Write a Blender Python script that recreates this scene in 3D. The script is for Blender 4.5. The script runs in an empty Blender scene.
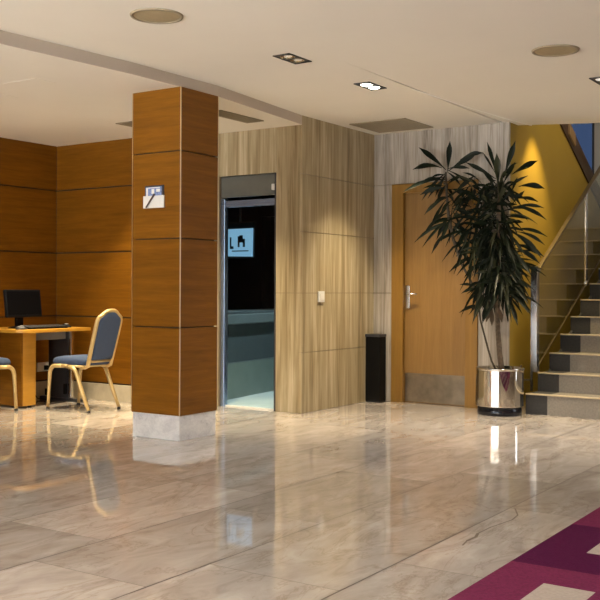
import bpy, bmesh, math, random
from mathutils import Vector, Matrix
PI = math.pi
SC = bpy.context.scene
C = SC.collection
random.seed(7)

# ------------------------------------------------------------------ materials
def new_mat(name):
    m = bpy.data.materials.new(name); m.use_nodes = True
    nt = m.node_tree; nt.nodes.clear()
    out = nt.nodes.new('ShaderNodeOutputMaterial')
    b = nt.nodes.new('ShaderNodeBsdfPrincipled')
    nt.links.new(b.outputs[0], out.inputs[0])
    return m, nt, b
def node(nt, t, **kw):
    n = nt.nodes.new(t)
    for k, v in kw.items():
        if k in n.inputs: n.inputs[k].default_value = v
        else: setattr(n, k, v)
    return n
def ramp(nt, stops):
    r = nt.nodes.new('ShaderNodeValToRGB'); e = r.color_ramp.elements
    while len(e) < len(stops): e.new(.5)
    for k, (p, c) in enumerate(stops):
        e[k].position = p; e[k].color = (*c, 1)
    return r
def plain(name, col, rough=.5, metal=0., spec=.5, vary=.06, scale=14, bump=0., coat=0.):
    m, nt, b = new_mat(name)
    tc = node(nt, 'ShaderNodeTexCoord')
    n = node(nt, 'ShaderNodeTexNoise', Scale=scale, Detail=4.)
    nt.links.new(tc.outputs['Object'], n.inputs['Vector'])
    r = ramp(nt, [(.3, tuple(c*(1-vary) for c in col)), (.7, tuple(min(1, c*(1+vary)) for c in col))])
    nt.links.new(n.outputs['Fac'], r.inputs[0]); nt.links.new(r.outputs[0], b.inputs['Base Color'])
    b.inputs['Roughness'].default_value = rough; b.inputs['Metallic'].default_value = metal
    b.inputs['Specular IOR Level'].default_value = spec; b.inputs['Coat Weight'].default_value = coat
    if bump:
        n2 = node(nt, 'ShaderNodeTexNoise', Scale=scale*12, Detail=2.)
        nt.links.new(tc.outputs['Object'], n2.inputs['Vector'])
        bp = node(nt, 'ShaderNodeBump', Strength=bump, Distance=.004)
        nt.links.new(n2.outputs['Fac'], bp.inputs['Height']); nt.links.new(bp.outputs[0], b.inputs['Normal'])
    return m
def grain(name, stops, scale, rough, fine=4., spec=.5, distort=.6, wide=.35, coat=0.):
    """wood or vein-cut stone: noise stretched along the grain, a fine layer over a broad one"""
    m, nt, b = new_mat(name)
    tc = node(nt, 'ShaderNodeTexCoord')
    def layer(k, d):
        mp = node(nt, 'ShaderNodeMapping'); mp.inputs['Scale'].default_value = tuple(s*k for s in scale)
        nt.links.new(tc.outputs['Object'], mp.inputs['Vector'])
        n = node(nt, 'ShaderNodeTexNoise', Scale=1., Detail=d, Roughness=.6, Distortion=distort)
        nt.links.new(mp.outputs[0], n.inputs['Vector']); return n
    a, c = layer(1., 5.), layer(fine, 3.)
    mx = node(nt, 'ShaderNodeMix', data_type='FLOAT'); mx.inputs[0].default_value = wide
    nt.links.new(a.outputs['Fac'], mx.inputs[2]); nt.links.new(c.outputs['Fac'], mx.inputs[3])
    r = ramp(nt, stops)
    nt.links.new(mx.outputs[0], r.inputs[0]); nt.links.new(r.outputs[0], b.inputs['Base Color'])
    b.inputs['Roughness'].default_value = rough; b.inputs['Specular IOR Level'].default_value = spec
    b.inputs['Coat Weight'].default_value = coat; b.inputs['Coat Roughness'].default_value = .15
    return m
def emit(name, col, s):
    m, nt, b = new_mat(name)
    b.inputs['Base Color'].default_value = (*col, 1)
    b.inputs['Emission Color'].default_value = (*col, 1); b.inputs['Emission Strength'].default_value = s
    return m
def glass(name, tint, refl=1.0):
    m = bpy.data.materials.new(name); m.use_nodes = True
    nt = m.node_tree; nt.nodes.clear()
    out = nt.nodes.new('ShaderNodeOutputMaterial')
    t = node(nt, 'ShaderNodeBsdfTransparent'); t.inputs[0].default_value = (*tint, 1)
    g = node(nt, 'ShaderNodeBsdfGlossy'); g.inputs['Roughness'].default_value = .0
    f = node(nt, 'ShaderNodeFresnel', IOR=1.5)
    mu = node(nt, 'ShaderNodeMath', operation='MULTIPLY', use_clamp=True); mu.inputs[1].default_value = refl
    ms = node(nt, 'ShaderNodeMixShader')
    ge = node(nt, 'ShaderNodeNewGeometry'); inv = node(nt, 'ShaderNodeMath', operation='SUBTRACT'); inv.inputs[0].default_value = 1.
    front = node(nt, 'ShaderNodeMath', operation='MULTIPLY')          # the near side reflects; light leaving the far side just passes
    nt.links.new(ge.outputs['Backfacing'], inv.inputs[1])
    nt.links.new(f.outputs[0], mu.inputs[0]); nt.links.new(mu.outputs[0], front.inputs[0]); nt.links.new(inv.outputs[0], front.inputs[1])
    nt.links.new(front.outputs[0], ms.inputs[0])
    nt.links.new(t.outputs[0], ms.inputs[1]); nt.links.new(g.outputs[0], ms.inputs[2])
    nt.links.new(ms.outputs[0], out.inputs[0]); return m
def floor_stone():
    m, nt, b = new_mat('polished_marble_tiles')
    tc = node(nt, 'ShaderNodeTexCoord'); at = node(nt, 'ShaderNodeAttribute', attribute_name='tile')
    sc = node(nt, 'ShaderNodeVectorMath', operation='SCALE'); sc.inputs['Scale'].default_value = 23.
    ad = node(nt, 'ShaderNodeVectorMath', operation='ADD')
    nt.links.new(at.outputs['Color'], sc.inputs[0]); nt.links.new(tc.outputs['Object'], ad.inputs[0]); nt.links.new(sc.outputs[0], ad.inputs[1])
    mp = node(nt, 'ShaderNodeMapping'); mp.inputs['Scale'].default_value = (4.2, 1.5, 1.); mp.inputs['Rotation'].default_value = (0, 0, .35)
    nt.links.new(ad.outputs[0], mp.inputs[0])
    n = node(nt, 'ShaderNodeTexNoise', Scale=1.7, Detail=10., Roughness=.62, Distortion=1.0)
    nt.links.new(mp.outputs[0], n.inputs['Vector'])
    r = ramp(nt, [(.28, (.40, .345, .305)), (.44, (.50, .445, .40)), (.58, (.57, .515, .47)), (.76, (.68, .63, .585))])
    nt.links.new(n.outputs['Fac'], r.inputs[0])
    # thin brown veins where a second noise crosses its mid value
    v = node(nt, 'ShaderNodeTexNoise', Scale=.75, Detail=7., Roughness=.65, Distortion=1.2)
    nt.links.new(mp.outputs[0], v.inputs['Vector'])
    s = node(nt, 'ShaderNodeMath', operation='SUBTRACT'); s.inputs[1].default_value = .52
    ab = node(nt, 'ShaderNodeMath', operation='ABSOLUTE')
    nt.links.new(v.outputs['Fac'], s.inputs[0]); nt.links.new(s.outputs[0], ab.inputs[0])
    vr = ramp(nt, [(.0, (.62, .55, .48)), (.020, (1, 1, 1))]); nt.links.new(ab.outputs[0], vr.inputs[0])
    mx = node(nt, 'ShaderNodeMix', data_type='RGBA', blend_type='MULTIPLY'); mx.inputs[0].default_value = .45
    nt.links.new(r.outputs[0], mx.inputs[6]); nt.links.new(vr.outputs[0], mx.inputs[7])
    # each tile a little lighter or darker
    sp = node(nt, 'ShaderNodeSeparateColor'); nt.links.new(at.outputs['Color'], sp.inputs[0])
    mr = node(nt, 'ShaderNodeMapRange'); mr.inputs['To Min'].default_value = .74; mr.inputs['To Max'].default_value = 1.12
    nt.links.new(sp.outputs[2], mr.inputs[0])
    m2 = node(nt, 'ShaderNodeMix', data_type='RGBA', blend_type='MULTIPLY'); m2.inputs[0].default_value = 1.
    nt.links.new(mx.outputs[2], m2.inputs[6]); nt.links.new(mr.outputs[0], m2.inputs[7])
    nt.links.new(m2.outputs[2], b.inputs['Base Color'])
    b.inputs['Roughness'].default_value = .038; b.inputs['Specular IOR Level'].default_value = 1.
    b.inputs['Coat Weight'].default_value = .22; b.inputs['Coat Roughness'].default_value = .03
    return m

M = {}
M['wood'] = grain('orange_brown_veneer', [(.25, (.125, .0455, .003)), (.5, (.190, .073, .005)), (.75, (.260, .104, .008))], (1.6, 1.6, 26), .38, spec=.16)
M['door_wood'] = grain('oak_door_veneer', [(.25, (.20, .105, .026)), (.5, (.255, .138, .036)), (.75, (.31, .172, .05))], (22, 22, 1.3), .4)
M['frame_wood'] = grain('ochre_frame_wood', [(.25, (.20, .098, .012)), (.5, (.25, .128, .018)), (.75, (.30, .158, .026))], (22, 22, 1.3), .4)
M['desk_wood'] = grain('honey_desk_veneer', [(.25, (.42, .205, .022)), (.5, (.50, .25, .030)), (.75, (.57, .295, .040))], (2, 2, 24), .35)
M['travertine'] = grain('beige_travertine', [(.33, (.18, .125, .055)), (.43, (.32, .25, .14)), (.53, (.43, .355, .22)), (.65, (.60, .525, .37))], (10, 10, .42), .28, fine=3.5, distort=.8, wide=.4)
M['grey_travertine'] = grain('grey_travertine', [(.33, (.16, .125, .095)), (.43, (.30, .26, .21)), (.53, (.41, .365, .31)), (.66, (.55, .505, .45))], (11, 11, .5), .3, fine=4., distort=1.0, wide=.45)
M['floor'] = floor_stone()
M['grout'] = plain('dark_grout', (.11, .08, .06), .6)
M['crack'] = plain('tile_crack', (.12, .085, .06), .6)
M['groove'] = plain('groove_shadow_gap', (.035, .018, .006), .7)
M['stone_groove'] = plain('stone_joint', (.24, .18, .11), .7)
M['plinth'] = grain('white_veined_marble', [(.30, (.36, .36, .39)), (.42, (.68, .68, .70)), (.6, (.83, .83, .84))], (5, 5, 7), .25, distort=1.6)
M['baseboard'] = grain('beige_stone_skirting', [(.3, (.42, .36, .25)), (.7, (.58, .51, .38))], (6, 6, 4), .3)
M['ceiling'] = plain('cream_plaster', (.80, .755, .665), .85, vary=.015, scale=2)
M['lit_crease'] = plain('lit_crease_plaster', (.93, .90, .82), .5, vary=.01)  # paler than the ceiling, to paint light caught along its crease
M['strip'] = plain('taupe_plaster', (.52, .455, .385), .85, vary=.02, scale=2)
M['plaster'] = plain('brown_plaster', (.30, .22, .14), .85, vary=.02, scale=2)
M['mustard'] = plain('mustard_paint', (.33, .215, .022), .6, vary=.04, scale=3)
M['stair_white'] = plain('stairwell_paint', (.55, .50, .42), .8, vary=.02)
M['brown'] = plain('dark_brown_wood', (.06, .028, .012), .45)
M['rail_bronze'] = plain('dark_bronze_rail', (.20, .155, .09), .3, .8)
M['block'] = plain('mid_brown_wood', (.26, .16, .07), .5)
M['steel'] = plain('brushed_steel', (.66, .65, .63), .2, 1., vary=.03)
M['chrome'] = plain('bright_chrome', (.82, .82, .82), .08, 1., vary=.01)
M['pot_steel'] = plain('polished_steel', (.62, .59, .54), .05, 1., vary=.02, scale=5)
M['edge_metal'] = plain('champagne_metal_edge', (.74, .60, .38), .3, .9, vary=.02)
M['kick'] = plain('scuffed_steel_plate', (.27, .225, .165), .38, 1., vary=.2, scale=9)
M['black'] = plain('black_plastic', (.006, .006, .007), .5, spec=.12)
M['screen'] = plain('dark_screen', (.003, .003, .004), .5, spec=.06)
M['bin'] = plain('black_metal', (.006, .0055, .005), .55, spec=.1)
M['grey_metal'] = plain('grey_powder_coat', (.24, .25, .26), .4, .2)
M['dark_metal'] = plain('charcoal_metal', (.05, .05, .055), .4, .3)
M['blue'] = plain('blue_upholstery', (.040, .066, .135), .85, vary=.14, scale=120, bump=.25)
M['gold'] = plain('gold_painted_tube', (.60, .44, .20), .34, .45, vary=.06)
M['rubber'] = plain('black_rubber', (.02, .018, .016), .7)
M['white_plastic'] = plain('white_plastic', (.78, .77, .73), .4, vary=.01)
M['grey_plastic'] = plain('grey_plastic', (.22, .22, .22), .45)
M['card'] = plain('white_card', (.82, .80, .76), .6, vary=.02)
M['blue_card'] = plain('blue_printed_card', (.20, .27, .50), .5, vary=.45, scale=70)
M['holder'] = plain('dark_holder', (.03, .03, .05), .4)
M['pen'] = plain('brown_pen', (.07, .04, .035), .4)
M['leaf'] = plain('dark_green_leaf', (.005, .009, .003), .5, vary=.4, scale=8, spec=.18)
M['leaf_light'] = plain('olive_leaf', (.030, .034, .011), .4, vary=.3, scale=8)
M['dry_leaf'] = plain('dry_brown_leaf', (.075, .045, .02), .7, vary=.3)
M['bark'] = plain('grey_brown_bark', (.11, .078, .05), .85, vary=.4, scale=40, bump=.6)
M['twig'] = plain('dark_stem', (.045, .033, .02), .8)
M['soil'] = plain('potting_soil', (.03, .02, .013), .95, bump=.8)
M['blue_base'] = plain('black_base_ring', (.012, .014, .022), .16, .3)
M['charcoal_carpet'] = plain('charcoal_carpet', (.045, .043, .042), .95, vary=.15, scale=60, bump=.5)
M['greige_carpet'] = plain('greige_carpet', (.25, .222, .19), .95, vary=.14, scale=60, bump=.5)
M['nosing'] = plain('bronze_nosing', (.50, .40, .26), .35, .2)
M['purple'] = plain('purple_carpet', (.078, .0075, .045), .95, spec=.1, vary=.12, scale=90, bump=.5)
M['crimson'] = plain('crimson_carpet', (.165, .023, .072), .95, spec=.1, vary=.16, scale=90, bump=.5)
M['carpet_beige'] = plain('beige_carpet', (.46, .40, .35), .95, spec=.1, vary=.08, scale=90, bump=.5)
M['teal'] = plain('teal_grey_laminate', (.13, .165, .17), .3, vary=.08, scale=5)
M['teal_dark'] = plain('dark_teal_laminate', (.072, .094, .10), .3, vary=.08, scale=5)
M['teal_low'] = plain('pale_teal_laminate', (.17, .22, .20), .35, vary=.1, scale=5)
M['bar_floor'] = plain('pale_tile', (.62, .70, .68), .25, vary=.05, scale=4)
M['bar_dark'] = plain('near_black_paint', (.012, .011, .012), .5)
M['shelf_dark'] = plain('dark_shelf_panel', (.03, .026, .024), .3)
M['transom'] = plain('grey_green_panel', (.12, .125, .11), .35)
M['rail_blue'] = plain('satin_aluminium', (.30, .39, .56), .25, .8)
M['screen_blue'] = emit('pale_blue_display', (.22, .45, .66), .62)
M['screen_mark'] = plain('display_dark_mark', (.06, .13, .20), .5)
M['clear_glass'] = glass('clear_glass', (.95, .97, .96), .25)
M['stair_glass'] = glass('greenish_glass', (.90, .92, .80), 2.0)
M['window_glass'] = glass('window_glass', (.95, .97, .98))
M['dusk_glass'] = glass('dusk_tinted_glass', (.10, .125, .175), .4)  # dusk light put into the pane tint; the sky behind is bright
M['grille'] = plain('bronze_grille', (.29, .24, .16), .55, vary=.03)
M['grille_dark'] = plain('grille_recess', (.09, .07, .045), .7)
M['speaker'] = plain('olive_speaker_mesh', (.36, .285, .165), .7, vary=.05, scale=40)
M['fixture'] = plain('black_recess', (.02, .02, .02), .5)
M['reflector'] = plain('lamp_reflector', (.75, .75, .75), .18, 1.)
M['lamp_on'] = emit('lit_lamp', (1., .93, .80), 14.)
M['lamp_dim'] = emit('dim_lamp', (.85, .82, .78), .35)

# ------------------------------------------------------------------ mesh building
class MB:
    def __init__(s): s.bm = bmesh.new()
    def box(s, x0, x1, y0, y1, z0, z1, bevel=0., mi=0, seg=2):
        g = bmesh.new()
        bmesh.ops.create_cube(g, size=1.)
        for v in g.verts:
            v.co = Vector((x0 if v.co.x < 0 else x1, y0 if v.co.y < 0 else y1, z0 if v.co.z < 0 else z1))
        if bevel: bmesh.ops.bevel(g, geom=list(g.edges), offset=bevel, segments=seg, affect='EDGES', profile=.5)
        return s.add(g, mi)
    def add(s, g, mi=0, mat=None):
        if mat is not None: bmesh.ops.transform(g, matrix=mat, verts=list(g.verts))
        vs = {v: s.bm.verts.new(v.co) for v in g.verts}
        for f in g.faces:
            try: n = s.bm.faces.new([vs[v] for v in f.verts])
            except ValueError: continue
            n.material_index = mi; n.smooth = f.smooth
        g.free(); return s
    def face(s, pts, mi=0):
        f = s.bm.faces.new([s.bm.verts.new(p) for p in pts]); f.material_index = mi; return f
    def prism(s, poly, a0, a1, axis='z', mi=0, bevel=0., seg=3):
        """extrude a 2-D outline from a0 to a1 along an axis (z: xy outline, x: yz outline, y: xz outline)"""
        g = bmesh.new()
        def P(p, a): return {'z': (p[0], p[1], a), 'x': (a, p[0], p[1]), 'y': (p[0], a, p[1])}[axis]
        lo = [g.verts.new(P(p, a0)) for p in poly]; hi = [g.verts.new(P(p, a1)) for p in poly]
        g.faces.new(lo[::-1]); g.faces.new(hi)
        for k in range(len(poly)):
            j = (k+1) % len(poly); g.faces.new([lo[k], lo[j], hi[j], hi[k]])
        bmesh.ops.recalc_face_normals(g, faces=list(g.faces))
        if bevel:
            es = [e for e in g.edges if (e.verts[0] in lo) == (e.verts[1] in lo)]
            bmesh.ops.bevel(g, geom=es, offset=bevel, segments=seg, affect='EDGES', profile=.5)
        return s.add(g, mi)
    def tube(s, path, r, n=10, mi=0, cap=True, flat=1.):
        path = [Vector(p) for p in path]; g = bmesh.new(); rings = []
        rr = r if isinstance(r, (list, tuple)) else [r]*len(path)
        up = None
        for k, p in enumerate(path):
            d = (path[min(k+1, len(path)-1)] - path[max(k-1, 0)]).normalized()
            if up is None:
                up = Vector((0, 0, 1)) if abs(d.z) < .9 else Vector((1, 0, 0))
            side = d.cross(up).normalized(); up = side.cross(d).normalized()
            rings.append([g.verts.new(p + side*math.cos(2*PI*i/n)*rr[k]*flat + up*math.sin(2*PI*i/n)*rr[k]) for i in range(n)])
        for a, b in zip(rings, rings[1:]):
            for i in range(n):
                f = g.faces.new([a[i], a[(i+1) % n], b[(i+1) % n], b[i]]); f.smooth = True
        if cap: g.faces.new(rings[0][::-1]); g.faces.new(rings[-1])
        return s.add(g, mi)
    def lathe(s, prof, cx=0, cy=0, n=48, mi=0):
        g = bmesh.new(); rings = []
        for r, z in prof:
            rings.append([g.verts.new((cx+r*math.cos(2*PI*i/n), cy+r*math.sin(2*PI*i/n), z)) for i in range(n)] if r > 1e-6 else [g.verts.new((cx, cy, z))])
        for a, b in zip(rings, rings[1:]):
            for i in range(n):
                j = (i+1) % n
                if len(a) == 1 and len(b) == 1: continue
                if len(a) == 1: f = g.faces.new([a[0], b[j], b[i]])
                elif len(b) == 1: f = g.faces.new([a[i], a[j], b[0]])
                else: f = g.faces.new([a[i], a[j], b[j], b[i]])
                f.smooth = True
        return s.add(g, mi)
    def obj(s, name, mats, parent=None, origin=None, split=True):
        """ONE mesh object; with a parent the mesh is stored relative to the parent's place"""
        me = bpy.data.meshes.new(name)
        org = Vector(origin) if origin is not None else (WORLD.get(parent.name, Vector()) if parent else Vector())
        bmesh.ops.translate(s.bm, verts=list(s.bm.verts), vec=-org)
        s.bm.normal_update(); s.bm.to_mesh(me); s.bm.free()
        for m in (mats if isinstance(mats, (list, tuple)) else [mats]): me.materials.append(M[m])
        o = bpy.data.objects.new(name, me); C.objects.link(o)
        if parent: o.parent = parent; WORLD[o.name] = org
        else: o.location = org; WORLD[o.name] = org
        return o
WORLD = {}
def tag(o, label=None, cat=None, group=None, kind=None):
    for k, v in (('label', label), ('category', cat), ('group', group), ('kind', kind)):
        if v: o[k] = v
    return o
def thing(name, label, cat, loc=(0, 0, 0), group=None, kind=None):
    o = bpy.data.objects.new(name, None); C.objects.link(o); o.empty_display_size = .1
    o.location = loc; WORLD[o.name] = Vector(loc)
    return tag(o, label, cat, group, kind)
def local(root):            # parts of a thing built around the origin
    WORLD[root.name] = Vector(); return root
def dup(o, parent=None):
    c = o.copy(); C.objects.link(c)
    if parent: c.parent = parent; c.matrix_parent_inverse = o.matrix_parent_inverse.copy()
    for ch in o.children: dup(ch, c)
    return c
def arc(c, r, a0, a1, n, plane='yz', k=0.):
    out = []
    for i in range(n+1):
        a = math.radians(a0+(a1-a0)*i/n); u, v = c[0]+r*math.cos(a), c[1]+r*math.sin(a)
        out.append((k, u, v) if plane == 'yz' else (u, v))
    return out

# ------------------------------------------------------------------ dimensions of the place (metres, floor at z = 0, camera above the origin)
ZU, ZL = 2.595, 2.515                 # main ceiling, lowered ceiling over the alcove
XW, YW = -7.519, 6.793                # wood wall on the left, wood wall at the back of the alcove
XM, YM = -4.699, 7.034                # stone wall: its long face and its short front face
YB = 8.306                            # wall with the door
XS = -3.310                           # mustard wall of the stairwell
XR, YR = 3.6, -5.2                    # right wall, rear wall behind the camera
YE = 12.6

# ------------------------------------------------------------------ floor: staggered tiles in one mesh
fl = MB(); lay = fl.bm.loops.layers.float_color.new('tile')
offs = {0: 3.42, 1: 2.98, 2: 2.62, 3: 3.00}
rnd = random.Random(11)
i = -9
while True:
    x1 = -1.22-.6*i; x0 = x1-.6
    if x0 < XW-.6: break
    y = offs.get(i, rnd.uniform(2.5, 3.5)); y -= 1.17*math.ceil((y-YR)/1.17)
    while y < YE:
        a, b_ = max(x0, XW-.05)+.0032, min(x1, XR+.05)-.0032
        ya, yb = max(y, YR)+.0016, min(y+1.17, YE)-.0016
        if b_ > a and yb > ya:
            f = fl.face([(a, ya, 0), (b_, ya, 0), (b_, yb, 0), (a, yb, 0)])
            col = (rnd.random(), rnd.random(), rnd.random(), 1)
            if i == 3 and abs(y-3.0) < .1: col = (.3, .7, .98, 1)
            if i == 0 and abs(y-3.42) < .1: col = (.7, .2, .9, 1)
            for l in f.loops: l[lay] = col
        y += 1.17
    i += 1
fl.face([(XW-.05, YR, -.003), (XR+.05, YR, -.003), (XR+.05, YE, -.003), (XW-.05, YE, -.003)], 1)
ck = [(-1.717, 3.805), (-1.732, 3.885), (-1.728, 3.97), (-1.745, 4.03), (-1.744, 4.166), (-1.716, 4.361), (-1.73, 4.47), (-1.795, 4.60)]
for k in range(len(ck)-1):
    (xa, ya), (xb, yb) = ck[k], ck[k+1]; w = .004 if k not in (1, 2) else .007
    fl.face([(xa-w, ya, .0006), (xa+w, ya, .0006), (xb+w, yb, .0006), (xb-w, yb, .0006)], 2)
tag(fl.obj('floor', ['floor', 'grout', 'crack']), 'polished beige marble floor of large staggered tiles', 'floor', kind='structure')

# ------------------------------------------------------------------ ceilings
SP = [(-4.64, YR), (-4.64, 3.8), (-4.56, 4.75), (-4.545, 5.68), (-4.70, YM)]     # edge of the lowered ceiling
m = MB()
m.prism([(-4.64, YR-.1)] + SP[1:] + [(-4.70, YB+.16), (-3.40, YB+.19), (-3.36, 5.4), (-3.36, YR-.1)], ZU, ZU+.3)
m.prism([(-3.36, YR-.1), (-3.36, 5.4), (-3.36, YB+.19), (-2.64, 8.79), (XR+.1, 8.79), (XR+.1, YR-.1)], ZU, ZU+.3)
tag(m.obj('ceiling', 'ceiling'), 'smooth cream plaster ceiling over the main hall', 'ceiling', kind='structure')
m = MB()
m.prism([(XW-.2, YR-.1)] + [(-4.64, YR-.1)] + SP[1:] + [(-4.70, YM+.02), (XW-.2, YM+.02)], ZL, ZL+.25)
for f in m.bm.faces:
    if abs(f.normal.z) < .5: pass
m.bm.normal_update()
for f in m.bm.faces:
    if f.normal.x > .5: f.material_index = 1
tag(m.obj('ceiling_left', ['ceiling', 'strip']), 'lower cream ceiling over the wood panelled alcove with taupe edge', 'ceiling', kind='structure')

m = MB(); m.tube([(-3.385, 6.55, ZU), (-3.33, 7.4, ZU), (-3.26, 8.2, ZU), (-3.20, 8.56, ZU)], [.003, .006, .009, .009], 8)  # ridge added to draw the bright line of the lit crease
tag(m.obj('crease_highlight', 'lit_crease'), 'thin pale ridge painting the lit crease in the ceiling towards the stairs', 'trim', kind='structure')
# ------------------------------------------------------------------ wood panelled walls and column
ROWS = [.165, .805, 1.437, 2.065, ZL]
def panel_wall(name, axis, fixed, a0, a1, cuts, sign, label):
    """rows of veneer panels with shadow gaps over a dark backing"""
    m = MB(); g = .006
    edges = [a0]+cuts+[a1]
    for z0, z1 in zip(ROWS, ROWS[1:]):
        for e0, e1 in zip(edges, edges[1:]):
            lo, hi = sorted((fixed, fixed-sign*.02)); zz = z1-g if z1 < ZL else z1
            q = (e0+.001, e1-.001)
            if axis == 'x': m.box(*q, lo, hi, z0+g, zz, .002)
            else: m.box(lo, hi, *q, z0+g, zz, .002)
    lo, hi = sorted((fixed-sign*.015, fixed-sign*.12))
    if axis == 'x': m.box(a0-.15, a1, lo, hi, 0, ZL, mi=1)
    else: m.box(lo, hi, a0, a1, 0, ZL, mi=1)
    return tag(m.obj(name, ['wood', 'groove']), label, 'wall', kind='structure')
panel_wall('wall_back', 'x', YW, XW, -5.86, [], -1, 'orange brown veneer wall at the back of the alcove')
panel_wall('wall_left', 'y', XW, YR, YW, [-3.4, -1.6, .2, 1.8, 3.4, 5.0], 1, 'orange brown veneer wall behind the computer desk')
m = MB(); m.box(XW, -5.86, YW-.022, YW+.0, 0, .158, .003)
tag(m.obj('baseboard_back', 'baseboard'), 'beige stone skirting under the alcove back wall', 'baseboard', kind='structure')
m = MB(); m.box(XW, XW+.022, YR, YW-.022, 0, .158, .003)
tag(m.obj('baseboard_left', 'baseboard'), 'beige stone skirting behind the desk', 'baseboard', kind='structure')

X0, X1, Y0, Y1 = -5.005, -4.538, 5.246, 5.672
col = thing('column', 'square veneer column on a white marble plinth in the middle of the hall', 'column', ((X0+X1)/2, (Y0+Y1)/2, 0), kind='structure')
m = MB(); m.box(X0+.008, X1-.008, Y0+.008, Y1-.008, 0, .181, .003); m.obj('plinth', 'plinth', col)
m = MB(); m.box(X0+.02, X1-.02, Y0+.02, Y1-.02, .17, ZL); m.obj('core', 'groove', col)
zc = [.179, .806, 1.441, 2.063, ZL]
for z0, z1 in zip(zc, zc[1:]):
    m = MB(); zt = z1-.004 if z1 < ZL else z1
    b = z0+(.004 if z0 > .2 else 0)
    m.box(X0+.006, X1-.006, Y0, Y0+.018, b, zt, .0015); m.box(X0+.006, X1-.006, Y1-.018, Y1, b, zt, .0015)
    m.box(X1-.018, X1, Y0+.006, Y1-.006, b, zt, .0015); m.box(X0, X0+.018, Y0+.006, Y1-.006, b, zt, .0015)
    m.obj('veneer_panel', 'wood', col)
for x, y in ((X0, Y0), (X1, Y0), (X1, Y1), (X0, Y1)):
    m = MB(); sx = .005 if x == X0 else -.005; sy = .005 if y == Y0 else -.005
    m.box(min(x, x+sx)-.0005, max(x, x+sx)+.0005, min(y, y+sy)-.0005, max(y, y+sy)+.0005, .181, ZL)
    m.obj('corner_strip', 'edge_metal', col)

# ------------------------------------------------------------------ stone walls
OX0, OX1, OZ = -5.62, -4.972, 2.115     # glazed opening in the stone front
m = MB()
def stone(x0, x1, y0, y1, zs, fx=None, ycuts=None):
    """slabs with hairline joints"""
    for z0, z1 in zip(zs, zs[1:]):
        ys = [y0]+(ycuts or [])+[y1]
        for a, b in zip(ys, ys[1:]): m.box(x0, x1, a, b, z0+.002, z1-.002, .001, seg=1)
zs = [0, .53, 1.05, 1.585, 2.09, ZU+.02]
stone(XM-.03, XM, YM, YB+.0, zs, ycuts=[7.72])
stone(OX1, XM-.0305, YM, YM+.03, [0, 1.05, ZU])
stone(OX0-.001, OX1-.0012, YM, YM+.03, [OZ, ZL+.02])
stone(-5.86, OX0-.0012, YM, YM+.03, [0, 1.05, 2.115, ZL+.02])
m.box(OX1+.001, XM-.01, YM+.01, YB-.001, 0, ZU+.02, mi=1)
m.box(OX0, OX1, YM+.012, YM+.03, OZ+.002, ZL, mi=1); m.box(-5.87, OX0, YM+.012, YM+.12, 0, ZL, mi=1)
m.box(-5.88, -5.86, YW, YM+.03, 0, ZL, mi=0)
tag(m.obj('wall_corner', ['travertine', 'stone_groove']), 'beige vein-cut travertine corner wall carrying the light switch', 'wall', kind='structure')
DX0, DX1, DZ = -4.498, -3.603, 2.098     # outer edges of the door frame
m = MB()
stone(XM, DX0, YB, YB+.03, [0, 1.05, 2.1, ZU+.02]); stone(DX1, XS, YB, YB+.03, [0, 1.05, 2.1, ZU+.02])
stone(DX0, DX1, YB, YB+.03, [2.1, ZU+.02])
m.box(XM, DX0+.01, YB+.012, YB+.16, 0, ZU, mi=1); m.box(DX1-.01, XS-.035, YB+.012, YB+.16, 0, ZU, mi=1)
m.box(DX0+.01, DX1-.01, YB+.012, YB+.16, 2.09, ZU, mi=1)
m.box(DX0+.02, DX1-.02, YB+.10, YB+.16, 0, 2.09, mi=1)
tag(m.obj('wall_door', ['grey_travertine', 'stone_groove']), 'pale grey travertine wall around the oak door', 'wall', kind='structure')

# ------------------------------------------------------------------ door
d = thing('door_1', 'oak veneer door with steel kick plate and lever handle', 'door', ((DX0+DX1)/2, YB, 0), kind='structure')
m = MB(); t = .125; y0, y1 = YB-.014, YB+.095
m.prism([(DX0, 0), (DX0, DZ), (DX1, DZ), (DX1, 0), (DX1-t, 0), (DX1-t, DZ-.09), (DX0+t, DZ-.09), (DX0+t, 0)], y0, y0+.03, 'y', bevel=.003, seg=1)
m.prism([(DX0+.02, 0), (DX0+.02, DZ-.01), (DX1-.02, DZ-.01), (DX1-.02, 0), (DX1-t+.012, 0), (DX1-t+.012, DZ-.078), (DX0+t-.012, DZ-.078), (DX0+t-.012, 0)], y0+.03, y1, 'y')
m.obj('door_frame', 'frame_wood', d)
lx0, lx1 = DX0+t-.010, DX1-t+.010
m = MB(); m.box(lx0, lx1, YB+.045, YB+.085, .004, DZ-.08, .002); leaf = m.obj('door_leaf', 'door_wood', d)
m = MB(); m.box(lx0+.01, lx1-.004, YB+.042, YB+.046, .012, .285, .001); tag(m.obj('kick_plate', 'kick', leaf), 'scuffed steel kick plate')
hx = lx0+.035
m = MB(); m.box(hx-.022, hx+.022, YB+.034, YB+.045, .905, 1.125, .003)
m.lathe([(0, 0), (.009, 0), (.009, .006), (0, .006)], n=16); m.obj('handle_plate', 'steel', leaf)
m = MB(); m.tube([(hx, YB+.04, 1.045), (hx, YB+.005, 1.045)], .010)
m.tube([(hx, YB-.005, 1.045), (hx+.03, YB-.012, 1.045), (hx+.125, YB-.010, 1.043)], [.011, .010, .008]); m.obj('lever', 'steel', leaf)

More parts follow.
